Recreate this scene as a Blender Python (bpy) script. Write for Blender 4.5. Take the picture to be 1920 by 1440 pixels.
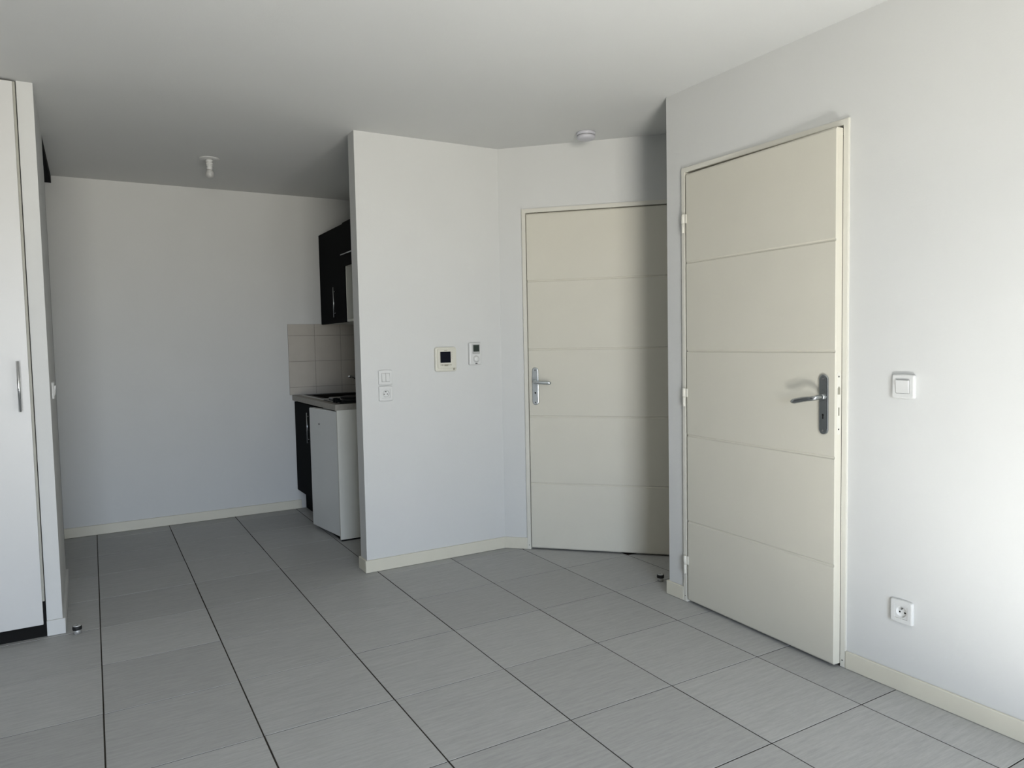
import bpy, bmesh, math, random
from mathutils import Vector, Matrix
PI = math.pi
random.seed(7)
for o in list(bpy.data.objects):
    bpy.data.objects.remove(o)
scene = bpy.context.scene
COL = scene.collection

# ------------------------------------------------------------------ camera
def set_camera():
    yaw, pitch, roll = math.radians(30.170), math.radians(-3.3116), math.radians(-1.1328)
    fwd = Vector((math.sin(yaw)*math.cos(pitch), math.cos(yaw)*math.cos(pitch), math.sin(pitch)))
    r = Vector((math.cos(yaw), -math.sin(yaw), 0)); u = r.cross(fwd)
    r2 = math.cos(roll)*r + math.sin(roll)*u
    u2 = -math.sin(roll)*r + math.cos(roll)*u
    m = Matrix(((r2.x, u2.x, -fwd.x), (r2.y, u2.y, -fwd.y), (r2.z, u2.z, -fwd.z))).to_4x4()
    m.translation = Vector((0.0181, -4.1954, 1.2658))
    cd = bpy.data.cameras.new('camera'); cd.sensor_width = 36.0; cd.lens = 36.0*1355.667/1920.0
    cd.clip_start = 0.02
    co = bpy.data.objects.new('camera', cd); COL.objects.link(co); co.matrix_world = m
    scene.camera = co
set_camera()

# ------------------------------------------------------------------ light and exposure
SKY = 4.9            # daylight outside the window behind the camera
SUN = 1120.0          # the sunbeam that falls through that window onto the floor
scene.view_settings.view_transform = 'Standard'
scene.view_settings.look = 'None'
scene.view_settings.gamma = 1.0
scene.view_settings.use_curve_mapping = False
scene.view_settings.exposure = 0.0
WIN = (-1.05, 0.75, 0.04, 2.16)      # French window in the rear wall: x0, x1, z0, z1
YR = -7.0                            # rear wall, room side

w = bpy.data.worlds.new('daylight'); scene.world = w; w.use_nodes = True
nt = w.node_tree; nt.nodes.clear()
tc = nt.nodes.new('ShaderNodeTexCoord'); sep = nt.nodes.new('ShaderNodeSeparateXYZ')
rmp = nt.nodes.new('ShaderNodeMapRange'); rmp.inputs['From Min'].default_value = -0.05; rmp.inputs['From Max'].default_value = 0.05
mx = nt.nodes.new('ShaderNodeMix'); mx.data_type = 'RGBA'
mx.inputs[6].default_value = (1.12, 1.07, 0.96, 1)     # ground and facades below the horizon
mx.inputs[7].default_value = (0.80, 0.93, 1.13, 1)     # sky
bg = nt.nodes.new('ShaderNodeBackground'); bg.inputs['Strength'].default_value = 4.0*SKY
wo = nt.nodes.new('ShaderNodeOutputWorld')
nt.links.new(tc.outputs['Generated'], sep.inputs[0]); nt.links.new(sep.outputs['Z'], rmp.inputs['Value'])
nt.links.new(rmp.outputs['Result'], mx.inputs[0]); nt.links.new(mx.outputs[2], bg.inputs['Color'])
nt.links.new(bg.outputs[0], wo.inputs[0])

def portal():
    ld = bpy.data.lights.new('window_portal', 'AREA'); ld.shape = 'RECTANGLE'
    ld.size = WIN[1]-WIN[0]; ld.size_y = WIN[3]-WIN[2]; ld.cycles.is_portal = True
    o = bpy.data.objects.new('window_portal', ld); COL.objects.link(o)
    o.location = ((WIN[0]+WIN[1])/2, YR-0.12, (WIN[2]+WIN[3])/2)
    o.rotation_euler = (PI/2, 0, 0)          # -Z looks along +Y, into the room
portal()

def sunbeam():
    ld = bpy.data.lights.new('sunbeam', 'SPOT'); ld.energy = SUN*1000; ld.color = (1.0, 0.98, 0.945)
    ld.spot_size = math.radians(2.9); ld.spot_blend = 0.35; ld.shadow_soft_size = 0.02
    tgt = Vector((1.35, -3.48, 0.0)); d = Vector((-0.95, -3.5, 2.0)).normalized()
    o = bpy.data.objects.new('sunbeam', ld); COL.objects.link(o)
    o.location = tgt + d*9.0
    o.rotation_euler = d.to_track_quat('Z', 'Y').to_euler()
sunbeam()
cy = scene.cycles
cy.max_bounces = 14; cy.diffuse_bounces = 9; cy.glossy_bounces = 6
cy.caustics_reflective = False; cy.caustics_refractive = False
cy.sample_clamp_indirect = 0.0
cy.use_denoising = True
try:
    cy.denoiser = 'OPENIMAGEDENOISE'
    cy.use_guiding = True; cy.use_surface_guiding = True; cy.guiding_training_samples = 24
except Exception:
    pass

# ------------------------------------------------------------------ materials
def mat(name, col, rough=0.6, spec=0.5, metal=0.0, noise=0.0, nscale=60.0, bump=0.0, bscale=200.0, alpha=None, trans=0.0):
    m = bpy.data.materials.new(name); m.use_nodes = True
    n = m.node_tree.nodes; l = m.node_tree.links; b = n['Principled BSDF']
    b.inputs['Base Color'].default_value = (*col, 1); b.inputs['Roughness'].default_value = rough
    b.inputs['Specular IOR Level'].default_value = spec; b.inputs['Metallic'].default_value = metal
    b.inputs['Transmission Weight'].default_value = trans
    t = n.new('ShaderNodeTexCoord')
    if noise:
        k = n.new('ShaderNodeTexNoise'); k.inputs['Scale'].default_value = nscale; k.inputs['Detail'].default_value = 4
        r = n.new('ShaderNodeMapRange'); r.inputs['From Min'].default_value = 0.3; r.inputs['From Max'].default_value = 0.7
        r.inputs['To Min'].default_value = 1-noise; r.inputs['To Max'].default_value = 1+noise
        v = n.new('ShaderNodeVectorMath'); v.operation = 'SCALE'; v.inputs[0].default_value = col
        l.new(t.outputs['Object'], k.inputs['Vector']); l.new(k.outputs['Fac'], r.inputs['Value'])
        l.new(r.outputs['Result'], v.inputs['Scale']); l.new(v.outputs[0], b.inputs['Base Color'])
    if bump:
        k2 = n.new('ShaderNodeTexNoise'); k2.inputs['Scale'].default_value = bscale; k2.inputs['Detail'].default_value = 3
        bp = n.new('ShaderNodeBump'); bp.inputs['Strength'].default_value = bump; bp.inputs['Distance'].default_value = 0.002
        l.new(t.outputs['Object'], k2.inputs['Vector']); l.new(k2.outputs['Fac'], bp.inputs['Height'])
        l.new(bp.outputs['Normal'], b.inputs['Normal'])
    return m

M = {}
M['wall'] = mat('white_wall_paint', (0.57, 0.575, 0.565), 0.75, 0.25, noise=0.012, nscale=3, bump=0.12, bscale=160)
M['ceiling'] = mat('white_ceiling_paint', (0.62, 0.625, 0.615), 0.9, 0.1, noise=0.01, nscale=2, bump=0.15, bscale=140)
M['base'] = mat('cream_skirting_paint', (0.60, 0.575, 0.485), 0.45, 0.35, noise=0.02, nscale=9)
M['door'] = mat('ivory_door_paint', (0.57, 0.55, 0.478), 0.42, 0.4, noise=0.012, nscale=5)
M['frame'] = mat('ivory_metal_frame_paint', (0.60, 0.588, 0.53), 0.38, 0.45, noise=0.01, nscale=6)
M['steel'] = mat('brushed_steel', (0.42, 0.44, 0.45), 0.22, 0.5, 1.0, noise=0.05, nscale=90)
M['steel_lit'] = mat('brushed_steel_lit', (0.52, 0.55, 0.56), 0.42, 0.5, 0.9, noise=0.04, nscale=80)  # brushed steel with a brighter reflection put into its colour and roughness
M['satin'] = mat('satin_metal', (0.50, 0.50, 0.49), 0.5, 0.5, 0.55, noise=0.03, nscale=60)
M['chrome'] = mat('chrome', (0.72, 0.73, 0.74), 0.12, 0.5, 1.0, noise=0.01, nscale=40)
M['plastic'] = mat('white_plastic', (0.585, 0.59, 0.58), 0.35, 0.45, noise=0.008, nscale=30)
M['plastic_grey'] = mat('pale_grey_plastic', (0.38, 0.385, 0.38), 0.4, 0.4, noise=0.01, nscale=30)
M['cream_plastic'] = mat('cream_plastic', (0.58, 0.57, 0.50), 0.4, 0.4, noise=0.01, nscale=30)
M['detector'] = mat('cool_white_plastic', (0.50, 0.50, 0.54), 0.4, 0.4, noise=0.01, nscale=30)
M['black'] = mat('black_lacquer', (0.003, 0.004, 0.005), 0.6, 0.02, noise=0.05, nscale=20)
M['dark'] = mat('dark_parts_and_shade', (0.01, 0.01, 0.01), 0.8, 0.1, noise=0.1, nscale=8)  # near-black for small dark parts and for shade painted into gaps
M['composite'] = mat('dark_composite', (0.010, 0.009, 0.008), 0.5, 0.1, noise=0.1, nscale=80)
M['rubber'] = mat('black_rubber', (0.012, 0.012, 0.012), 0.6, 0.3, noise=0.05, nscale=60)
M['screen'] = mat('black_screen', (0.004, 0.005, 0.010), 0.55, 0.1, noise=0.02, nscale=20)
M['lcd'] = mat('dark_green_lcd', (0.030, 0.040, 0.034), 0.45, 0.2, noise=0.05, nscale=200)
M['print'] = mat('grey_print', (0.28, 0.27, 0.22), 0.6, 0.2, noise=0.02, nscale=60)
M['print_and_shade'] = mat('dark_print_and_shade', (0.10, 0.10, 0.10), 0.6, 0.2, noise=0.02, nscale=60)  # print and screws, plus shade painted into the switch gaps
M['wardrobe'] = mat('white_laminate', (0.56, 0.56, 0.55), 0.38, 0.45, noise=0.01, nscale=4)
M['lam_edge'] = mat('beige_laminate_edge', (0.33, 0.325, 0.285), 0.5, 0.3, noise=0.02, nscale=20)
M['fridge'] = mat('white_enamel', (0.60, 0.615, 0.61), 0.35, 0.5, noise=0.012, nscale=6)
M['worktop'] = mat('taupe_laminate_worktop', (0.27, 0.255, 0.225), 0.45, 0.4, noise=0.10, nscale=45)
M['panel'] = mat('white_melamine', (0.60, 0.60, 0.55), 0.5, 0.35, noise=0.012, nscale=5)
M['wtile'] = mat('beige_wall_tile', (0.46, 0.43, 0.385), 0.25, 0.5, noise=0.03, nscale=12)
M['grout'] = mat('wall_grout', (0.28, 0.265, 0.24), 0.9, 0.1, noise=0.05, nscale=60)
M['hob'] = mat('black_glass', (0.008, 0.008, 0.009), 0.12, 0.5, noise=0.02, nscale=40)
M['screed'] = mat('dark_floor_grout', (0.035, 0.031, 0.026), 0.9, 0.1, noise=0.2, nscale=50)
M['dark_wall'] = mat('bounce_cutting_wall', (0.10, 0.10, 0.105), 0.8, 0.2, noise=0.03, nscale=4)  # dark tone chosen to cut bounce light and darken the handle reflection
M['plaster'] = mat('grey_plaster', (0.5, 0.5, 0.5), 0.9, 0.1, noise=0.05, nscale=8)
M['bulb'] = mat('frosted_glass', (0.78, 0.78, 0.76), 0.28, 0.5, noise=0.01, nscale=30, trans=0.55)

def tile_material():
    m = bpy.data.materials.new('grey_floor_tile'); m.use_nodes = True
    n = m.node_tree.nodes; l = m.node_tree.links; b = n['Principled BSDF']
    b.inputs['Specular IOR Level'].default_value = 0.05
    t = n.new('ShaderNodeTexCoord'); oi = n.new('ShaderNodeObjectInfo')
    off = n.new('ShaderNodeVectorMath'); off.operation = 'MULTIPLY_ADD'
    l.new(oi.outputs['Random'], off.inputs[0]); off.inputs[1].default_value = (13.0, 37.0, 5.0); l.new(t.outputs['Object'], off.inputs[2])
    mp = n.new('ShaderNodeMapping'); mp.inputs['Scale'].default_value = (8.0, 85.0, 1.0); mp.inputs['Rotation'].default_value = (0, 0, 0.03)
    l.new(off.outputs[0], mp.inputs['Vector'])
    k = n.new('ShaderNodeTexNoise'); k.inputs['Scale'].default_value = 1.0; k.inputs['Detail'].default_value = 5; k.inputs['Roughness'].default_value = 0.6
    l.new(mp.outputs[0], k.inputs['Vector'])
    mp2 = n.new('ShaderNodeMapping'); mp2.inputs['Scale'].default_value = (38.0, 260.0, 1.0)
    l.new(off.outputs[0], mp2.inputs['Vector'])
    k2 = n.new('ShaderNodeTexNoise'); k2.inputs['Scale'].default_value = 1.0; k2.inputs['Detail'].default_value = 3
    l.new(mp2.outputs[0], k2.inputs['Vector'])
    a = n.new('ShaderNodeMath'); a.operation = 'MULTIPLY_ADD'; a.inputs[1].default_value = 0.55
    l.new(k2.outputs['Fac'], a.inputs[0]); l.new(k.outputs['Fac'], a.inputs[2])
    r = n.new('ShaderNodeValToRGB')
    r.color_ramp.elements[0].position = 0.50; r.color_ramp.elements[0].color = (0.335, 0.337, 0.332, 1)
    r.color_ramp.elements[1].position = 1.05; r.color_ramp.elements[1].color = (0.418, 0.420, 0.413, 1)
    l.new(a.outputs[0], r.inputs['Fac'])
    br = n.new('ShaderNodeMapRange'); br.inputs['To Min'].default_value = 0.94; br.inputs['To Max'].default_value = 1.06
    l.new(oi.outputs['Random'], br.inputs['Value'])
    sc = n.new('ShaderNodeVectorMath'); sc.operation = 'SCALE'
    l.new(r.outputs['Color'], sc.inputs[0]); l.new(br.outputs['Result'], sc.inputs['Scale']); l.new(sc.outputs[0], b.inputs['Base Color'])
    rr = n.new('ShaderNodeMapRange'); rr.inputs['To Min'].default_value = 0.34; rr.inputs['To Max'].default_value = 0.46
    l.new(k.outputs['Fac'], rr.inputs['Value']); l.new(rr.outputs['Result'], b.inputs['Roughness'])
    bp = n.new('ShaderNodeBump'); bp.inputs['Strength'].default_value = 0.05; bp.inputs['Distance'].default_value = 0.001
    l.new(a.outputs[0], bp.inputs['Height']); l.new(bp.outputs['Normal'], b.inputs['Normal'])
    return m
M['tile'] = tile_material()

# ------------------------------------------------------------------ helpers
def box(bm, x0, x1, y0, y1, z0, z1, bev=0.0, seg=1):
    r = bmesh.ops.create_cube(bm, size=1.0)
    for v in r['verts']:
        v.co = Vector((x0+(v.co.x+.5)*(x1-x0), y0+(v.co.y+.5)*(y1-y0), z0+(v.co.z+.5)*(z1-z0)))
    if bev:
        es = set(e for v in r['verts'] for e in v.link_edges)
        bmesh.ops.bevel(bm, geom=list(es), offset=bev, segments=seg, affect='EDGES', profile=0.5)
    return bm

def prism(bm, pts, a, b, axis='z'):
    """closed outline pts extruded from a to b along axis (x: pts are y,z; y: pts are x,z; z: pts are x,y)"""
    def P(p, c):
        return {'x': (c, p[0], p[1]), 'y': (p[0], c, p[1]), 'z': (p[0], p[1], c)}[axis]
    lo = [bm.verts.new(P(p, a)) for p in pts]; hi = [bm.verts.new(P(p, b)) for p in pts]
    n = len(pts)
    f = [bm.faces.new(lo), bm.faces.new(hi)]
    for i in range(n):
        f.append(bm.faces.new((lo[i], lo[(i+1) % n], hi[(i+1) % n], hi[i])))
    bmesh.ops.recalc_face_normals(bm, faces=f)
    return f

def lathe(bm, prof, c=(0, 0, 0), seg=24, axis='z'):
    """prof: (radius, height) pairs, turned about axis through c"""
    c = Vector(c); rings = []
    def P(r, h, t):
        x, y = r*math.cos(t), r*math.sin(t)
        return c + (Vector((x, y, h)) if axis == 'z' else Vector((x, h, y)) if axis == 'y' else Vector((h, x, y)))
    for r, h in prof:
        if r < 1e-6:
            rings.append([bm.verts.new(P(0, h, 0))])
        else:
            rings.append([bm.verts.new(P(r, h, 2*PI*k/seg)) for k in range(seg)])
    fs = []
    for A, B in zip(rings, rings[1:]):
        for k in range(seg):
            k2 = (k+1) % seg
            if len(A) == 1 and len(B) == 1: continue
            if len(A) == 1: fs.append(bm.faces.new((A[0], B[k], B[k2])))
            elif len(B) == 1: fs.append(bm.faces.new((A[k], A[k2], B[0])))
            else: fs.append(bm.faces.new((A[k], A[k2], B[k2], B[k])))
    for R in (rings[0], rings[-1]):
        if len(R) > 1: fs.append(bm.faces.new(R))
    for f in fs: f.smooth = len(f.verts) <= 4
    bmesh.ops.recalc_face_normals(bm, faces=fs)

def tube(bm, pts, rad, seg=12, flat=1.0):
    """round bar through pts; rad a number or one per point; flat squeezes it along the bar's second axis"""
    pts = [Vector(p) for p in pts]; n = len(pts)
    rad = rad if isinstance(rad, (list, tuple)) else [rad]*n
    rings = []; up = None
    for i, p in enumerate(pts):
        d = (pts[min(i+1, n-1)]-pts[max(i-1, 0)]).normalized()
        if up is None:
            up = Vector((0, 0, 1)) if abs(d.z) < .9 else Vector((0, 1, 0))
        s = d.cross(up).normalized(); up = s.cross(d).normalized()
        rings.append([bm.verts.new(p + s*math.cos(2*PI*k/seg)*rad[i]*flat + up*math.sin(2*PI*k/seg)*rad[i]) for k in range(seg)])
    fs = []
    for A, B in zip(rings, rings[1:]):
        for k in range(seg):
            f = bm.faces.new((A[k], A[(k+1) % seg], B[(k+1) % seg], B[k])); f.smooth = True; fs.append(f)
    fs += [bm.faces.new(rings[0]), bm.faces.new(rings[-1])]
    bmesh.ops.recalc_face_normals(bm, faces=fs)

def rrect(w, h, r, seg=5, cx=0, cz=0, bulge=0.0):
    """rounded rectangle outline; bulge bows the top and bottom edges outwards"""
    pts = []
    for sx, sz, a0 in ((1, 1, 0), (-1, 1, 90), (-1, -1, 180), (1, -1, 270)):
        for k in range(seg+1):
            t = math.radians(a0 + 90*k/seg)
            pts.append([cx+sx*(w/2-r)+r*math.cos(t), cz+sz*(h/2-r)+r*math.sin(t)])
        if bulge and (sx, sz) in ((1, 1), (-1, -1)):
            for k in range(1, 6):
                q = k/6; x = cx+sx*(w/2-r)*(1-2*q); z = cz+sz*(h/2+bulge*4*q*(1-q))
                pts.append([x, z])
    return pts

def plate(bm, out, y0, y1, ch=0.0):
    """flat plate of outline `out` (x,z): back at y0, front at y1 (towards -y), front edge chamfered by ch"""
    cx = sum(p[0] for p in out)/len(out); cz = sum(p[1] for p in out)/len(out)
    w = max(abs(p[0]-cx) for p in out); h = max(abs(p[1]-cz) for p in out)
    def ring(y, k):
        return [bm.verts.new((cx+(p[0]-cx)*(1-k/w), y, cz+(p[1]-cz)*(1-k/h))) for p in out]
    rs = [ring(y0, 0)]
    if ch:
        rs += [ring(y1+ch, 0), ring(y1+ch*.3, ch*.35), ring(y1, ch)]
    else:
        rs += [ring(y1, 0)]
    n = len(out); fs = []
    for A, B in zip(rs, rs[1:]):
        for k in range(n):
            fs.append(bm.faces.new((A[k], A[(k+1) % n], B[(k+1) % n], B[k])))
    fs += [bm.faces.new(rs[0]), bm.faces.new(rs[-1])]
    bmesh.ops.recalc_face_normals(bm, faces=fs)

def obj(name, bm, m, parent=None, loc=None, rot=None):
    me = bpy.data.meshes.new(name); bm.to_mesh(me); bm.free()
    if m: me.materials.append(M[m])
    o = bpy.data.objects.new(name, me); COL.objects.link(o)
    if parent is not None: o.parent = parent
    if loc: o.location = loc
    if rot: o.rotation_euler = rot
    return o

def tag(o, label, cat, group=None, kind=None):
    o['label'] = label; o['category'] = cat
    if group: o['group'] = group
    if kind: o['kind'] = kind
    return o

def thing(name, label, cat, loc=(0, 0, 0), rotz=0.0, group=None, kind=None):
    o = bpy.data.objects.new(name, None); COL.objects.link(o)
    o.empty_display_size = 0.05; o.location = loc; o.rotation_euler = (0, 0, rotz)
    return tag(o, label, cat, group, kind)

def struct(name, bm, m, label, cat='wall', loc=None, rot=None):
    o = obj(name, bm, m, None, loc, rot); o['kind'] = 'structure'; o['label'] = label; o['category'] = cat
    return o
N = bmesh.new

# ------------------------------------------------------------------ the room
H = 2.42
RW = 2.455            # right wall, room face
PY = -0.36            # middle wall, room face
BY = 1.495            # back wall of the kitchen corner
KX = 1.957            # right wall of the kitchen corner
KINK = (2.177, -0.36)
DIAG = 1.64
XL = -3.6
# floor: a screed carrying single tiles
fl = struct('floor', box(N(), XL-.1, 3.6, YR-.15, BY+.1, -0.05, -0.0013), 'screed', 'floor of large grey streaked tiles with thin dark joints', 'floor')
T = 0.45
tb = N(); box(tb, -T/2+.0024, T/2-.0024, -T/2+.0019, T/2-.0019, -0.008, 0.0)
bmesh.ops.bevel(tb, geom=[e for e in tb.edges if all(v.co.z > -0.001 for v in e.verts)], offset=0.0009, segments=1, affect='EDGES')
tm = bpy.data.meshes.new('tile'); tb.to_mesh(tm); tb.free(); tm.materials.append(M['tile'])
def in_room(x, y):
    if y > BY or y < YR or x < XL: return False
    if x > RW and y < -1.53: return False
    if y > PY-.0 and x > KX: return False
    if x+y > KINK[0]+KINK[1] and y > -1.53 and x > KINK[0]: return False
    return True
for i in range(-9, 9):
    for j in range(-4, 16):
        cx, cyy = (i+.5)*T, -(j+.5)*T
        q = [(cx+a*T*.48, cyy+b*T*.48) for a in (-1, -.5, 0, .5, 1) for b in (-1, -.5, 0, .5, 1)]
        if not any(in_room(*p) for p in q): continue
        t = bpy.data.objects.new('tile', tm); COL.objects.link(t); t.parent = fl
        t.location = (cx + random.uniform(-.0004, .0004), cyy + (0.0025 if i < 0 else 0) + random.uniform(-.0004, .0004), random.uniform(-.0003, 0.0))
        t.rotation_euler = (random.uniform(-.0004, .0004), random.uniform(-.0004, .0004), 0)

struct('ceiling', box(N(), XL-.1, 3.6, YR-.15, BY+.1, H, H+.1), 'ceiling', 'smooth white ceiling over the room and the kitchen corner', 'ceiling')

def wall_with_hole(bm, u0, u1, a, b, hole, axis):
    """upright slab u0..u1 with a door hole (h0,h1,top) that reaches the floor"""
    h0, h1, top = hole
    prism(bm, [(u0, 0), (h0, 0), (h0, top), (h1, top), (h1, 0), (u1, 0), (u1, H), (u0, H)], a, b, axis)
    return bm

# right wall (faces -x) with the hole of the second door
D2Y0, D2Y1 = -1.633, -2.500          # outer edges of that door's frame
struct('wall_right', wall_with_hole(N(), -1.525, YR, RW, RW+.07, (D2Y0-.012, D2Y1+.012, 2.048), 'x'), 'wall',
       'white wall on the right with an ajar door, a switch and a socket')
struct('wall_nook', box(N(), RW+.07, 3.40, -1.595, -1.525, 0, H), 'wall', 'short white return wall hidden behind the right corner')
# middle wall and the diagonal wall
struct('wall_middle', box(N(), 1.293, KINK[0]+.06, PY, PY+.10, 0, H), 'wall', 'white end of wall between kitchen corner and door niche')
bm = N(); wall_with_hole(bm, 0.0, DIAG+.10, 0, .07, (0.152, 1.018, 2.046), 'y')
struct('wall_diagonal', bm, 'wall', 'white wall set at 45 degrees that holds the ivory entrance door', loc=(KINK[0], KINK[1], 0), rot=(0, 0, -PI/4))
struct('wall_back', box(N(), XL, KX+.1, BY, BY+.08, 0, H), 'wall', 'shaded white back wall of the kitchen corner')
struct('wall_kitchen', box(N(), KX, KX+.07, PY+.10, BY, 0, H), 'wall', 'white side wall behind the kitchen units')
bm = N(); prism(bm, [(-.204, -.418), (-.144, -.418), (-.153, .43), (-.213, .43)], 0, H, 'z')
struct('wall_left', bm, 'wall', 'narrow white end of the wall beside the tall white cupboard')
struct('wall_outer_left', box(N(), XL-.08, XL, YR, BY, 0, H), 'dark_wall', 'unseen left wall of the room, made dark to cut bounced light')  # unseen wall, darkened to lower the fill on the right wall
bm = N(); u0, u1, z0, z1 = WIN
prism(bm, [(XL-.08, 0), (u0, 0), (u0, z1), (u1, z1), (u1, 0), (RW+.07, 0), (RW+.07, H), (XL-.08, H)], YR-.12, YR, 'y')
box(bm, u0, u1, YR-.12, YR, 0, z0)
struct('wall_rear', bm, 'wall', 'white wall behind the camera around the French window')
# the French window behind the camera: frame only where the light comes in
win = bpy.data.objects.new('window_1', None); COL.objects.link(win); win.location = (0, YR-.06, 0)
tag(win, 'white framed French window in the wall behind the camera', 'window', kind='structure')
bm = N()
for a, b, c, d in ((u0, u0+.05, z0, z1), (u1-.05, u1, z0, z1), (u0+.05, u1-.05, z1-.05, z1), (u0+.05, u1-.05, z0, z0+.05)):
    box(bm, a, b, -.03, .03, c, d, .003)
obj('window_frame', bm, 'plastic', win)

# skirting boards
def skirt(name, boxes, label, m='base', loc=None, rot=None, pts=None):
    bm = N()
    for b in boxes: box(bm, *b, bev=.0025, seg=2)
    if pts: prism(bm, pts, 0.001, .068, 'z')
    return struct(name, bm, m, label, 'skirting board', loc, rot)
skirt('baseboard_right', [(RW-.011, RW, YR, D2Y1-.001, .001, .068)], 'long cream skirting board right of the ajar door')
skirt('baseboard_corner', [(RW-.011, RW, D2Y0+.001, -1.513, .001, .068), (RW, 3.2, -1.525, -1.513, .001, .068)], 'short cream skirting at the wall corner left of the ajar door')
skirt('baseboard_middle', [(1.282, 2.172, PY-.011, PY, .001, .070), (1.282, 1.293, PY, PY+.10, .001, .070), (1.282, KX, PY+.10, PY+.111, .001, .07)], 'cream skirting board wrapping the end of the middle wall')
skirt('baseboard_diagonal', [(0.000, 0.143, -.011, 0, .001, .070)], 'short cream skirting board left of the entrance door', loc=(KINK[0], KINK[1], 0), rot=(0, 0, -PI/4))
skirt('baseboard_back', [(XL, 1.396, BY-.012, BY, .001, .068)], 'cream skirting board along the back wall of the kitchen corner')
skirt('baseboard_left', [(-.205, -.1338, -.429, -.4182, .001, .070)], 'pale skirting board around the left wall end', m='wall', pts=[(-.1445, -.4184), (-.1338, -.4184), (-.141, .43), (-.153, .43)])

# ------------------------------------------------------------------ doors
def lever_handle(par, ux, zc, hgt, side, y, key, lev_z, tipdrop, length=.118, m='steel'):
    """long plate with lever; side -1: lever points to local -x"""
    pl = N(); plate(pl, rrect(.040, hgt, .0199, 8, ux, zc), y, y-.008, .004)
    p = obj('handle_plate', pl, m, par)
    for s in (1, -1):
        b = N(); lathe(b, [(.0042, 0), (.0042, -.0012), (.003, -.002), (0, -.002)], (ux, y-.008, zc+s*(hgt/2-.016)), 12, 'y')
        obj('screw', b, 'print_and_shade', p)
    b = N()
    if key == 'slot':
        box(b, ux-.0022, ux+.0022, y-.0088, y-.006, zc-.055, zc-.037)
        lathe(b, [(.0038, 0), (.0038, -.0006), (0, -.0006)], (ux, y-.0082, zc-.040), 12, 'y')
    else:
        lathe(b, [(.0052, 0), (.0052, -.0008), (0, -.0008)], (ux, y-.0081, zc-.040), 14, 'y')
    obj('keyhole', b, 'dark', p)
    b = N()
    lathe(b, [(.0135, 0), (.0135, -.004), (.0115, -.008), (.0095, -.012)], (ux, y-.007, lev_z), 18, 'y')
    pts = []; rad = []
    for k in range(4):
        pts.append((ux, y-.010-.010*k, lev_z)); rad.append(.0088)
    for k in range(1, 7):
        a = k/6*PI/2
        pts.append((ux+side*.020*(1-math.cos(a)), y-.040-.014*math.sin(a), lev_z-.001*k)); rad.append(.0088)
    for k in range(1, 9):
        q = k/8
        pts.append((ux+side*(.020+(length-.020)*q), y-.054+.004*q, lev_z-.006-tipdrop*q**1.3)); rad.append(.0088+.0016*math.sin(q*PI*.8) if k < 8 else .0055)
    tube(b, pts, rad, 14, .78)
    obj('handle_lever', b, m, par)

def panels(leaf, wdt, zs, y, m):
    for a, b in zip(zs, zs[1:]):
        bm = N(); box(bm, 0.0005, wdt-.0005, y, y+.006, a+.0006, b-.0006)
        fr = [e for e in bm.edges if all(v.co.y < y+.001 for v in e.verts) and abs(e.verts[0].co.z-e.verts[1].co.z) < 1e-5]
        bmesh.ops.bevel(bm, geom=fr, offset=.0058, segments=1, affect='EDGES')
        obj('panel', bm, m, leaf)

def door_frame(par, W, top, face, ydeep):
    bm = N()
    # outline of jambs and head as one inverted U, front lip proud of the wall
    prism(bm, [(0, .001), (face, .001), (face, top-face), (W-face, top-face), (W-face, .001), (W, .001), (W, top), (0, top)], -.010, 0.0, 'y')
    prism(bm, [(.0125, .001), (face, .001), (face, top-face), (W-face, top-face), (W-face, .001), (W-.0125, .001), (W-.0125, top-.0125), (.0125, top-.0125)], 0.0, .069, 'y')
    s = face+.013
    prism(bm, [(face, .001), (s, .001), (s, top-s), (W-s, top-s), (W-s, .001), (W-face, .001), (W-face, top-face), (face, top-face)], .034, .069, 'y')
    bmesh.ops.bevel(bm, geom=[e for e in bm.edges if all(v.co.y < -.009 for v in e.verts)], offset=.002, segments=2, affect='EDGES')
    f = obj('door_frame', bm, 'frame', par)
    for x in (face*.55, W-face*.55):
        b = N(); lathe(b, [(.0026, 0), (.0026, -.0004), (0, -.0004)], (x, -.0100, .028), 10, 'y')
        obj('fixing_hole', b, 'dark', f)
    return f

def hinge(par, x, y, z0, z1, s):
    """two-part lift-off hinge: wide upper knuckle with its flap on the leaf, slim lower knuckle on the frame"""
    zm = (z0+z1)/2+.001
    b = N(); lathe(b, [(.0055, zm), (.0078, zm+.001), (.0078, z1-.002), (.0060, z1)], (x, y, 0), 16)
    box(b, min(x, x+s*.019), max(x, x+s*.019), y+.002, y+.0065, zm+.001, z1-.001, .0008)
    h = obj('hinge', b, 'frame', par)
    b = N(); lathe(b, [(.0055, z0), (.0070, z0+.002), (.0070, zm-.0012), (.0050, zm)], (x, y, 0), 16)
    box(b, min(x, x-s*.006), max(x, x-s*.006), y+.002, y+.0065, z0+.001, zm-.002, .0008)
    obj('hinge_pin', b, 'frame', h)

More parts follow.
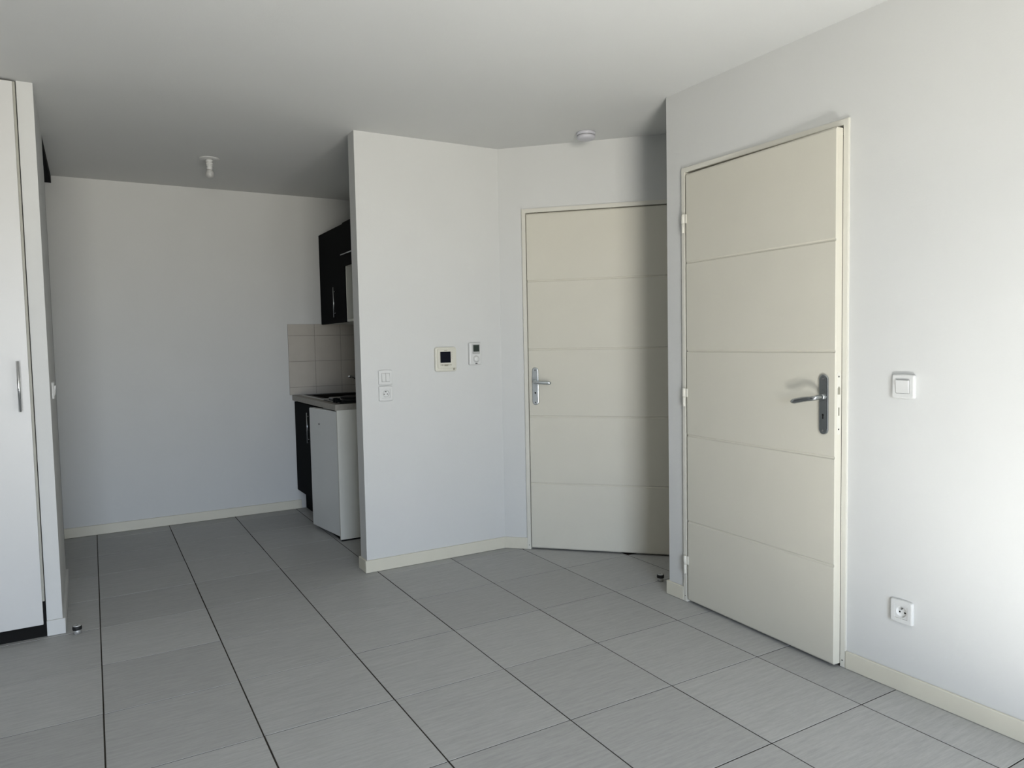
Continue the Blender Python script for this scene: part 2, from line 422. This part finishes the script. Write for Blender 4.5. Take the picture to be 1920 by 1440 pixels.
# door 2: in the right wall, ajar
d2 = thing('door_2', 'ivory panelled door standing slightly ajar in the right wall', 'door', (RW, D2Y0, 0), -PI/2, kind='structure')
W2 = D2Y0-D2Y1
door_frame(d2, W2, 2.060, .022, .069)
ang = math.asin(.035/.811)
bm = N(); box(bm, 0, .811, .004, .038, .013, 2.028, .0012)
leaf = obj('door_leaf', bm, 'door', d2, (.033, -.012, 0), (0, 0, -ang))
panels(leaf, .811, (.013, .396, .808, 1.208, 1.620, 2.028), 0, 'door')
lever_handle(leaf, .765, 1.0075, .229, -1, .0005, 'slot', 1.036, .017, .112)
b = N(); plate(b, rrect(.020, .235, .0099, 6), 0, -.0012)
fp = obj('lock_plate', b, 'frame', leaf, (.8109, .021, 1.012), (0, 0, PI/2))
b = N(); prism(b, [(-.0062, -.014), (.0062, -.014), (.0062, .010), (0, .017), (-.0062, .010)], -.0025, -.0012, 'y'); obj('latch', b, 'print', fp, (0, 0, .048))
b = N(); box(b, -.0030, .0030, -.0024, -.0012, -.0155, .0155); obj('deadbolt', b, 'print', fp, (0, 0, -.030))
for z in (.101, -.097):
    b = N(); lathe(b, [(.0030, -.0012), (.0030, -.0018), (0, -.0018)], (0, 0, z), 10, 'y'); obj('screw', b, 'dark', fp)
for z0, z1 in ((1.757, 1.844), (.946, 1.032), (.141, .228)):
    hinge(d2, .0200, -.0185, z0, z1, 1)
struct('ajar_gap_shade', box(N(), RW+.075, RW+.10, -2.60, -1.55, 0, H), 'dark', 'dark slab added behind the ajar door, standing for the shade in its gap')  # near-black slab added as painted shade in the gap; also seals out light

# door 1: in the diagonal wall, shut
D1 = .143
d1 = thing('door_1', 'shut ivory entrance door in the diagonal wall of the niche', 'door',
           (KINK[0]+D1/math.sqrt(2), KINK[1]-D1/math.sqrt(2), 0), -PI/4, kind='structure')
W1 = .884
door_frame(d1, W1, 2.054, .0235, .069)
bm = N(); box(bm, 0, .830, .004, .038, .010, 2.026, .0012)
leaf = obj('door_leaf', bm, 'door', d1, (.0272, -.004, 0))
panels(leaf, .830, (.010, .408, .815, 1.219, 1.627, 2.026), 0, 'door')
lever_handle(leaf, .0405, .9985, .226, 1, .0005, 'round', 1.029, .004, .105, 'steel_lit')
for z0, z1 in ((1.745, 1.832), (.946, 1.032), (.141, .228)):
    hinge(d1, .8640, -.0165, z0, z1, -1)
bm = N(); box(bm, .05, 1.12, .075, .10, 0, H)
struct('shut_door_backing', bm, 'dark', 'dark slab added behind the shut entrance door to seal out light', loc=(KINK[0], KINK[1], 0), rot=(0, 0, -PI/4))  # added near-black slab that seals the opening and keeps the leaf gaps dark

# ------------------------------------------------------------------ tall cupboard on the left
wd = thing('built_in_wardrobe', 'tall white built-in cupboard with bar handle at the left edge', 'wardrobe', (-.2118, -.443, 0))
for k in range(3):
    x1 = -.004-k*.455
    bm = N(); box(bm, x1-.450, x1, 0, .018, .062, 2.409, .001)
    dr = obj('door', bm, 'wardrobe', wd)
    if k == 0:
        bm = N(); box(bm, x1+.0002, x1+.0092, .004, .018, .165, 2.409, .0008); obj('edge_strip', bm, 'lam_edge', dr)
    if k != 1:
        hx = x1-.036 if k == 0 else x1-.40
        bm = N(); tube(bm, [(hx, -.036, 1.010), (hx, -.036, 1.226)], .0062, 14)
        for z in (1.040, 1.196): tube(bm, [(hx, -.036, z), (hx, .0005, z)], .0045, 10)
        obj('handle', bm, 'chrome', dr)
bm = N(); box(bm, -1.75, .0050, .024, .040, .001, 2.40); box(bm, -1.75, -.010, .040, .10, 2.30, 2.419)
obj('carcass', bm, 'dark', wd)  # near-black sheet stands in for the shade behind and under the doors

# sliding closet further along the left wall
cl = thing('sliding_closet', 'sliding closet front under a dark ceiling track at the far left', 'closet', (-.16, .43, 0))
bm = N(); box(bm, -.07, .006, .004, 1.062, 2.372, 2.419); obj('track', bm, 'black', cl)
bm = N(); box(bm, -.035, -.018, .004, .56, .012, 2.371, .001); obj('door', bm, 'wardrobe', cl)
bm = N(); box(bm, -.062, -.045, .50, 1.060, .012, 2.371, .001); obj('door', bm, 'wardrobe', cl)
bm = N(); box(bm, -.018, -.012, .535, .56, .012, 2.371, .001); obj('stile', bm, 'steel', cl)

# ------------------------------------------------------------------ kitchen corner
# wall tiles behind the worktop, one by one
sp = thing('backsplash', 'beige wall tiles behind the worktop under the black cupboards', 'tiles', (0, 0, 0))
XS = (1.336, 1.541, 1.747, 1.949); ZS = (.890, .949, 1.149, 1.349, 1.437)
bm = N(); box(bm, XS[0], KX-.001, BY-.005, BY-.0005, ZS[0], ZS[-1]); box(bm, KX-.0055, KX-.0005, .36, BY-.006, ZS[0], 1.425)
obj('grout', bm, 'grout', sp)
for xa, xb in zip(XS, XS[1:]):
    for za, zb in zip(ZS, ZS[1:]):
        bm = N(); box(bm, xa+.0012, xb-.0012, BY-.0085, BY-.004, za+.0012, zb-.0012, .001); obj('tile', bm, 'wtile', sp)
ys = [BY-.009-.2055*k for k in range(7)]
for ya, yb in zip(ys, ys[1:]):
    for za, zb in zip(ZS, ZS[1:]):
        bm = N(); box(bm, KX-.0085, KX-.004, max(yb, .36)+.0012, ya-.0012, za+.0012, min(zb, 1.425)-.0012, .001); obj('tile', bm, 'wtile', sp)

wt = thing('worktop', 'taupe laminate worktop over the fridge and the black base unit', 'worktop', (1.352, .352, .851))
bm = N(); X1, Y1 = KX-1.352-.009, BY-.352-.009; hx0, hx1, hy0, hy1 = .060, .556, .515, 1.107
prism(bm, [(0, 0), (X1, 0), (X1, hy0), (0, hy0)], 0, .038); prism(bm, [(0, hy1), (X1, hy1), (X1, Y1), (0, Y1)], 0, .038)
prism(bm, [(0, hy0), (hx0, hy0), (hx0, hy1), (0, hy1)], 0, .038); prism(bm, [(hx1, hy0), (X1, hy0), (X1, hy1), (hx1, hy1)], 0, .038)
bmesh.ops.remove_doubles(bm, verts=bm.verts, dist=1e-5)
obj('slab', bm, 'worktop', wt)
bm = N(); box(bm, .010, KX-1.352-.009, .002, .018, -.841, 0, .001); obj('end_panel', bm, 'panel', wt)
bm = N(); box(bm, .016, .590, .004, .016, -.8505, -.841); obj('panel_shade', bm, 'dark', wt)  # near-black strip paints the shade under the end panel
# base unit
bu = thing('base_cabinet', 'black base unit with bar handle between fridge and back wall', 'cabinet', (1.368, .90, 0))
bm = N(); box(bm, 0, .018, .002, .588, .152, .840, .001); dr = obj('door', bm, 'black', bu)
bm = N(); tube(bm, [(-.020, .150, .565), (-.020, .150, .787)], .0055, 12)
for z in (.592, .760): tube(bm, [(-.020, .150, z), (.001, .150, z)], .004, 8)
obj('handle', bm, 'steel', dr)
bm = N(); box(bm, .020, .56, .002, .590, .152, .848); obj('carcass', bm, 'black', bu)
bm = N(); box(bm, .062, .078, .002, .588, .002, .150); obj('plinth', bm, 'black', bu)
# fridge with its door ajar
fr = thing('fridge', 'small white fridge under the worktop, its door left slightly open', 'fridge', (1.385, .374, 0))
bm = N(); box(bm, .028, .54, .002, .476, .030, .842, .006, 2); obj('body', bm, 'fridge', fr)
bm = N(); box(bm, -.012, .52, .006, .45, .0005, .0200); obj('base', bm, 'dark', fr)  # near-black block paints the shade below the fridge door
bm = N(); box(bm, -.040, 0, 0, .452, 0, .818, .007, 3)
fd = obj('door', bm, 'fridge', fr, (.020, .002, .025), (0, 0, math.radians(7.6)))
bm = N(); box(bm, -.0405, -.034, .006, .446, .002, .014, .002); obj('trim', bm, 'plastic', fd)
bm = N(); box(bm, 0, .010, .012, .44, .012, .806, .003); obj('gasket', bm, 'plastic_grey', fd)
bm = N(); lathe(bm, [(.006, 0), (.006, -.0015), (.003, -.002), (0, -.002)], (-.0405, .285, .715), 12, 'x'); obj('badge', bm, 'dark', fd)
# steel sink
sk = thing('sink', 'dark sink with a thin steel rim let into the worktop', 'sink', (1.405, .86, .8895))
bm = N()
def ring(bm, pts, z): return [bm.verts.new((p[0], p[1], z)) for p in pts]
def inset(pts, d):
    cx = sum(p[0] for p in pts)/4; cyy = sum(p[1] for p in pts)/4
    return [(p[0]+(d if p[0] < cx else -d), p[1]+(d if p[1] < cyy else -d)) for p in pts]
def skin(bm, rs, close):
    for A, B in zip(rs, rs[1:]):
        for k in range(4): bm.faces.new((A[k], A[(k+1) % 4], B[(k+1) % 4], B[k]))
    if close: bm.faces.new(rs[-1])
    bmesh.ops.recalc_face_normals(bm, faces=bm.faces)
o = [(0, 0), (.51, 0), (.51, .605), (0, .605)]
skin(bm, [ring(bm, o, 0.0), ring(bm, inset(o, .002), .005), ring(bm, inset(o, .009), .006), ring(bm, inset(o, .012), .003), ring(bm, inset(o, .012), -.002)], False)
obj('rim', bm, 'satin', sk)
bm = N(); i_ = [(.06, .06), (.45, .06), (.45, .50), (.06, .50)]; o2 = inset(o, .0115)
skin(bm, [ring(bm, o2, .0022), ring(bm, i_, .0010), ring(bm, inset(i_, .02), -.034)], True)
obj('basin', bm, 'composite', sk)
bm = N(); lathe(bm, [(.032, -.0335), (.032, -.032), (.022, -.0325), (0, -.0325)], (.255, .28, 0), 20); obj('drain', bm, 'chrome', sk)
# mixer tap
tp = thing('kitchen_tap', 'chrome mixer tap rising over the sink, half hidden by the wall', 'tap', (1.80, .98, .8925))
bm = N(); lathe(bm, [(.026, .0), (.026, .006), (.021, .010), (.021, .075), (.017, .088), (0, .090)], (0, 0, 0), 20); obj('body', bm, 'chrome', tp)
bm = N(); tube(bm, [(-.015, 0, .058), (-.050, 0, .085), (-.085, 0, .119), (-.120, 0, .143), (-.143, -.001, .150), (-.150, -.001, .147), (-.152, -.001, .136)], [.0105, .0105, .010, .0098, .0098, .0105, .0105], 14); obj('spout', bm, 'chrome', tp)
bm = N(); tube(bm, [(0, 0, .088), (.002, .004, .100), (-.02, .05, .122), (-.03, .075, .128)], [.010, .008, .006, .005], 10); obj('lever', bm, 'chrome', tp)
# two-plate hob
hb = thing('hob', 'black two plate electric hob on the worktop edge nearest the wall end', 'hob', (1.392, .385, .8895))
bm = N(); box(bm, 0, .52, 0, .375, .0, .009, .003, 2); obj('base', bm, 'hob', hb)
bm = N(); box(bm, .02, .50, .02, .32, .009, .026, .004, 2); obj('top_plate', bm, 'hob', hb)
for x in (.15, .37):
    bm = N(); lathe(bm, [(.088, .026), (.088, .034), (.082, .036), (.030, .036), (.026, .034), (0, .034)], (x, .17, 0), 28); obj('hot_plate', bm, 'rubber', hb)
for y in (.07, .12):
    bm = N(); lathe(bm, [(.016, .022), (.015, -.002-.0), (.012, -.006), (0, -.006)], (0, y, .017), 16, 'x'); obj('knob', bm, 'black', hb)
# wall units
ua = thing('wall_cabinet', 'tall black wall cupboard with upright bar handle in the kitchen corner', 'cabinet', (1.600, .846, 0))
bm = N(); box(bm, .019, KX-1.60-.002, 0, .648, 1.432, 2.126, .001); obj('carcass', bm, 'panel', ua)
bm = N(); box(bm, 0, .018, .002, .647, 1.432, 2.126, .001); dr = obj('door', bm, 'black', ua)
bm = N(); tube(bm, [(-.018, .235, 1.474), (-.018, .235, 1.694)], .0050, 12)
for z in (1.504, 1.664): tube(bm, [(-.018, .235, z), (.001, .235, z)], .0035, 8)
obj('handle', bm, 'steel', dr)
ub = thing('niche_cabinet', 'black flap wall cupboard with a white open niche below', 'cabinet', (1.600, .362, 0))
bm = N(); box(bm, .009, KX-1.60-.002, 0, .482, 1.826, 2.126, .001); obj('carcass', bm, 'panel', ub)
bm = N(); box(bm, .004, KX-1.60-.002, .467, .4825, 1.4525, 1.8255, .001); obj('side_panel', bm, 'panel', ub)
bm = N(); box(bm, -.010, .008, .002, .488, 1.826, 2.128, .001); dr = obj('flap', bm, 'black', ub)
bm = N(); tube(bm, [(-.034, .13, 1.900), (-.034, .46, 1.900)], .0048, 12)
for y in (.17, .42): tube(bm, [(-.034, y, 1.900), (-.009, y, 1.900)], .0035, 8)
obj('handle', bm, 'steel', dr)
bm = N(); box(bm, .004, KX-1.60-.002, 0, .482, 1.434, 1.452, .001); obj('shelf', bm, 'panel', ub)
bm = N(); box(bm, .004, KX-1.60-.002, 0, .016, 1.4525, 1.8255, .001); obj('side_panel', bm, 'panel', ub)

# ------------------------------------------------------------------ switches, sockets, thermostats
PL = .0815
def frame_plate(par, w=PL, h=PL, y1=-.010, inner=.050, m='plastic', bulge=.003):
    bm = N(); plate(bm, rrect(w, h, .006, 4, bulge=bulge), -.0005, y1, .004)
    obj('frame', bm, m, par)
def rocker(par, x0, x1, y, up):
    bm = N(); hz = .0228
    a, b = (y-.0062, y-.0008) if up else (y-.0008, y-.0056)
    # top edge at a, bottom edge at b: the key is tipped
    v = [bm.verts.new(p) for p in ((x0, y+.002, -hz), (x1, y+.002, -hz), (x1, y+.002, hz), (x0, y+.002, hz),
                                   (x0, b, -hz), (x1, b, -hz), (x1, a, hz), (x0, a, hz))]
    for q in ((0, 1, 2, 3), (4, 5, 6, 7), (0, 1, 5, 4), (1, 2, 6, 5), (2, 3, 7, 6), (3, 0, 4, 7)): bm.faces.new([v[k] for k in q])
    bmesh.ops.recalc_face_normals(bm, faces=bm.faces)
    bmesh.ops.bevel(bm, geom=list(bm.edges), offset=.0008, segments=1, affect='EDGES')
    obj('rocker', bm, 'plastic', par)
def shadow_gap(par, y):
    bm = N(); plate(bm, rrect(.0480, .0480, .0015, 2), y+.003, y-.0004); obj('gap_shade', bm, 'print_and_shade', par)  # dark plate paints the shade in the gap round the rockers
def socket_insert(par, y):
    bm = N(); plate(bm, rrect(.0478, .0478, .001, 2), -.0006, -.0012); obj('gap_shade', bm, 'dark', par)  # dark backing paints the shade in the gap round the socket face
    bm = N(); R = .0195; seg = 32; s = .0234; dp = -y-.0016
    sq = []
    for k in range(seg):
        t = 2*PI*k/seg; c, q = math.cos(t), math.sin(t); f = s/max(abs(c), abs(q)); sq.append((c*f, q*f))
    rings = [[bm.verts.new((p[0], -.0013, p[1])) for p in sq], [bm.verts.new((p[0], y, p[1])) for p in sq]]
    for r, yy in ((R, y), (R*.985, y+.25*dp), (R*.92, y+.85*dp), (R*.6, y+.97*dp), (0.0, y+dp)):
        rings.append([bm.verts.new((r*math.cos(2*PI*k/seg), yy, r*math.sin(2*PI*k/seg))) for k in range(seg)] if r else [bm.verts.new((0, yy, 0))])
    for n_, (A, B) in enumerate(zip(rings, rings[1:])):
        for k in range(seg):
            k2 = (k+1) % seg
            f = bm.faces.new((A[k], A[k2], B[k2], B[k]) if len(B) > 1 else (A[k], A[k2], B[0])); f.smooth = n_ > 2
    bmesh.ops.recalc_face_normals(bm, faces=bm.faces)
    sw = obj('socket_face', bm, 'plastic', par)
    for x, z in ((-.0095, -.003), (.0095, -.003)):
        bm = N(); lathe(bm, [(.0031, y+dp*.96), (.0031, y+dp*.90), (0, y+dp*.90)], (x, 0, z), 12, 'y'); obj('pin_hole', bm, 'dark', sw)
    bm = N(); tube(bm, [(0, y+dp, .0105), (0, y+.0005, .0105)], .0027, 10); obj('earth_pin', bm, 'print_and_shade', sw)
def recessed_frame(par, y1, bulge):
    """frame plate with a square hole"""
    bm = N(); out = rrect(PL, PL, .006, 4, bulge=bulge); s = .0240
    n = len(out); inn = []
    for p in out:
        f = s/max(abs(p[0]), abs(p[1])); inn.append((p[0]*f, p[1]*f))
    def rg(pts, y, k=0): return [bm.verts.new((p[0]*(1-k/.041), y, p[1]*(1-k/.041))) for p in pts]
    rs = [rg(out, -.0005), rg(out, y1+.005), rg(out, y1+.0015, .0015), rg(out, y1, .005), rg(inn, y1), rg(inn, -.0005)]
    for A, B in zip(rs, rs[1:]):
        for k in range(n): bm.faces.new((A[k], A[(k+1) % n], B[(k+1) % n], B[k]))
    bmesh.ops.recalc_face_normals(bm, faces=bm.faces)
    obj('frame', bm, 'plastic', par)

def light_switch(label, loc, rz, double, y1=-.010, group=None):
    t = thing('light_switch', label, 'light switch', loc, rz)
    recessed_frame(t, y1, .002); shadow_gap(t, y1+.003)
    if double:
        rocker(t, -.0228, -.0007, y1+.001, False); rocker(t, .0007, .0228, y1+.001, False)
    else:
        rocker(t, -.0228, .0228, y1-.001, True)
    return t
def power_socket(label, loc, rz, y1=-.0115):
    t = thing('power_socket', label, 'socket', loc, rz)
    recessed_frame(t, y1, .002); socket_insert(t, y1+.0025)
    return t
light_switch('white double rocker switch above the socket on the middle wall', (1.4305, PY, 1.0835), 0, True)
power_socket('white wall socket under the double switch on the middle wall', (1.4305, PY, .9935), 0)
s2 = light_switch('square white single switch on the wall right of the ajar door', (RW, -2.7160, 1.0855), -PI/2, False, -.013)
power_socket('white wall socket low on the wall right of the ajar door', (RW, -2.7180, .2890), -PI/2, -.012)
light_switch('white switch seen edge-on on the narrow left wall', (-.1475, -.13, 1.080), PI/2+.0106, False)

# big thermostat
th = thing('thermostat', 'cream square thermostat with a black screen on the middle wall', 'thermostat', (1.7995, PY, 1.1740))
bm = N(); plate(bm, rrect(.136, .142, .014, 5), -.0005, -.016, .006); obj('housing', bm, 'cream_plastic', th)
bm = N(); plate(bm, rrect(.118, .112, .005, 4, .005, .0045), -.0155, -.0215, .003); obj('front_cover', bm, 'cream_plastic', th)
bm = N(); plate(bm, rrect(.0660, .0640, .002, 3, -.006, .0125), -.021, -.0222); obj('screen', bm, 'screen', th)
bm = N(); random.seed(3)
x = -.038
while x < .028:
    wd_ = random.choice((.0022, .003, .004)); hh = random.choice((.004, .006, .008))
    box(bm, x, x+wd_, -.0219, -.0214, -.0325-hh/2, -.0325+hh/2); x += wd_+.0014
box(bm, -.014, .008, -.0220, -.0214, -.039, -.029)
o = obj('button_row', bm, 'print', th)
bm = N()
for k in range(7): box(bm, .0315, .0315+(.004 if k % 2 else .007), -.0219, -.0214, .040-.0062*k, .0415-.0062*k)
obj('scale_print', bm, 'print', th)
bm = N(); box(bm, -.014, .006, -.0219, -.0214, .0492, .0522); obj('name_print', bm, 'print', th)
bm = N(); box(bm, .0435, .0545, -.0175, -.0155, -.0630, -.0515, .001); obj('slide_button', bm, 'print', th)
# small thermostat
t2 = thing('room_controller', 'narrow white room controller with small display and dial beside the thermostat', 'controller', (1.9900, PY, 1.2015))
bm = N(); plate(bm, rrect(.079, .132, .007, 4), -.0005, -.022, .006); obj('housing', bm, 'plastic', t2)
bm = N(); plate(bm, rrect(.050, .058, .004, 3, .003, .0275), -.0215, -.0232); obj('display_surround', bm, 'plastic_grey', t2)
bm = N(); plate(bm, rrect(.0395, .0400, .002, 3, .004, .0325), -.023, -.0240); sc_ = obj('display', bm, 'lcd', t2)
bm = N()
for cx0 in (-.004, .006):
    for (a, b, c, d) in ((0, .006, .0065, .008), (0, .006, 0, .0015), (0, .006, -.008, -.0065), (0, .0013, 0, .008), (.0047, .006, -.008, 0)):
        box(bm, cx0+a, cx0+b, -.0244, -.0239, .034+c, .034+d)
obj('digits', bm, 'rubber', sc_)
bm = N(); lathe(bm, [(.0185, -.0215), (.0185, -.0225), (.0155, -.0235), (.0150, -.030), (.0135, -.0315), (0, -.0315)], (.003, 0, -.031), 28, 'y'); obj('dial', bm, 'plastic', t2)
bm = N(); lathe(bm, [(.0205, -.0210), (.0205, -.0224), (.0180, -.0224), (.0180, -.0210)], (.003, 0, -.031), 28, 'y'); obj('dial_ring', bm, 'plastic_grey', t2)
bm = N(); box(bm, -.0030, .0105, -.0226, -.0214, -.0605, -.0545); obj('name_print', bm, 'print_and_shade', t2)

# ------------------------------------------------------------------ on the ceiling and on the floor
sd = thing('smoke_detector', 'round white smoke detector on the ceiling above the niche', 'smoke detector', (2.452, -.880, H))
bm = N(); lathe(bm, [(.052, -.0002), (.053, -.004), (.053, -.016), (.050, -.017)], (0, 0, 0), 36); obj('base', bm, 'detector', sd)
bm = N(); lathe(bm, [(.046, -.016), (.046, -.0197)], (0, 0, 0), 36); obj('vent_gap', bm, 'plastic_grey', sd)
bm = N(); lathe(bm, [(.049, -.0195), (.052, -.021), (.051, -.030), (.044, -.038), (.030, -.041), (0, -.042)], (0, 0, 0), 36); obj('cover', bm, 'detector', sd)
lp = thing('ceiling_lamp', 'bare bulb in a white holder on the ceiling of the kitchen corner', 'lamp', (.698, .592, H))
bm = N(); lathe(bm, [(.058, -.0002), (.058, -.003), (.055, -.005), (.024, -.008), (.020, -.008)], (0, 0, 0), 36); obj('ceiling_rose', bm, 'plastic', lp)
bm = N(); lathe(bm, [(.021, -.008), (.021, -.022), (.0165, -.023), (.0165, -.026), (.021, -.027), (.021, -.036), (.0165, -.037), (.0165, -.040), (.0205, -.041), (.0205, -.046), (.016, -.047)], (0, 0, 0), 28); obj('lamp_holder', bm, 'plastic', lp)
bm = N(); lathe(bm, [(.0150, -.045), (.0170, -.048), (.0175, -.066), (.0165, -.068)], (0, 0, 0), 28); obj('bulb_cap', bm, 'plastic', lp)
bm = N(); lathe(bm, [(.0160, -.067), (.0185, -.073), (.0215, -.080), (.0240, -.088), (.0250, -.095), (.0240, -.103), (.0200, -.111), (.0130, -.1165), (.006, -.1185), (0, -.119)], (0, 0, 0), 28); obj('bulb', bm, 'bulb', lp)

def door_stop(label, loc):
    t = thing('door_stop', label, 'door stop', loc, group=None)
    bm = N(); lathe(bm, [(.0145, .0003), (.0145, .022), (.012, .023)], (0, 0, 0), 22); obj('post', bm, 'satin', t)
    bm = N(); lathe(bm, [(.0150, .018), (.0185, .0195), (.0190, .024), (.0190, .030), (.0180, .0335), (.0150, .035)], (0, 0, 0), 22); obj('rubber_ring', bm, 'rubber', t)
    bm = N(); lathe(bm, [(.0152, .033), (.0152, .0385), (.0135, .040), (.0070, .040), (.0065, .0375), (0, .0375)], (0, 0, 0), 22); c = obj('cap', bm, 'satin', t)
    bm = N(); lathe(bm, [(.0062, .0376), (.0062, .0380), (0, .0380)], (0, 0, 0), 12); obj('screw', bm, 'dark', c)
door_stop('steel door stop with black ring beside the tall white cupboard', (-.090, -.461, 0))
door_stop('steel door stop with black ring in front of the entrance door', (2.545, -1.357, 0))
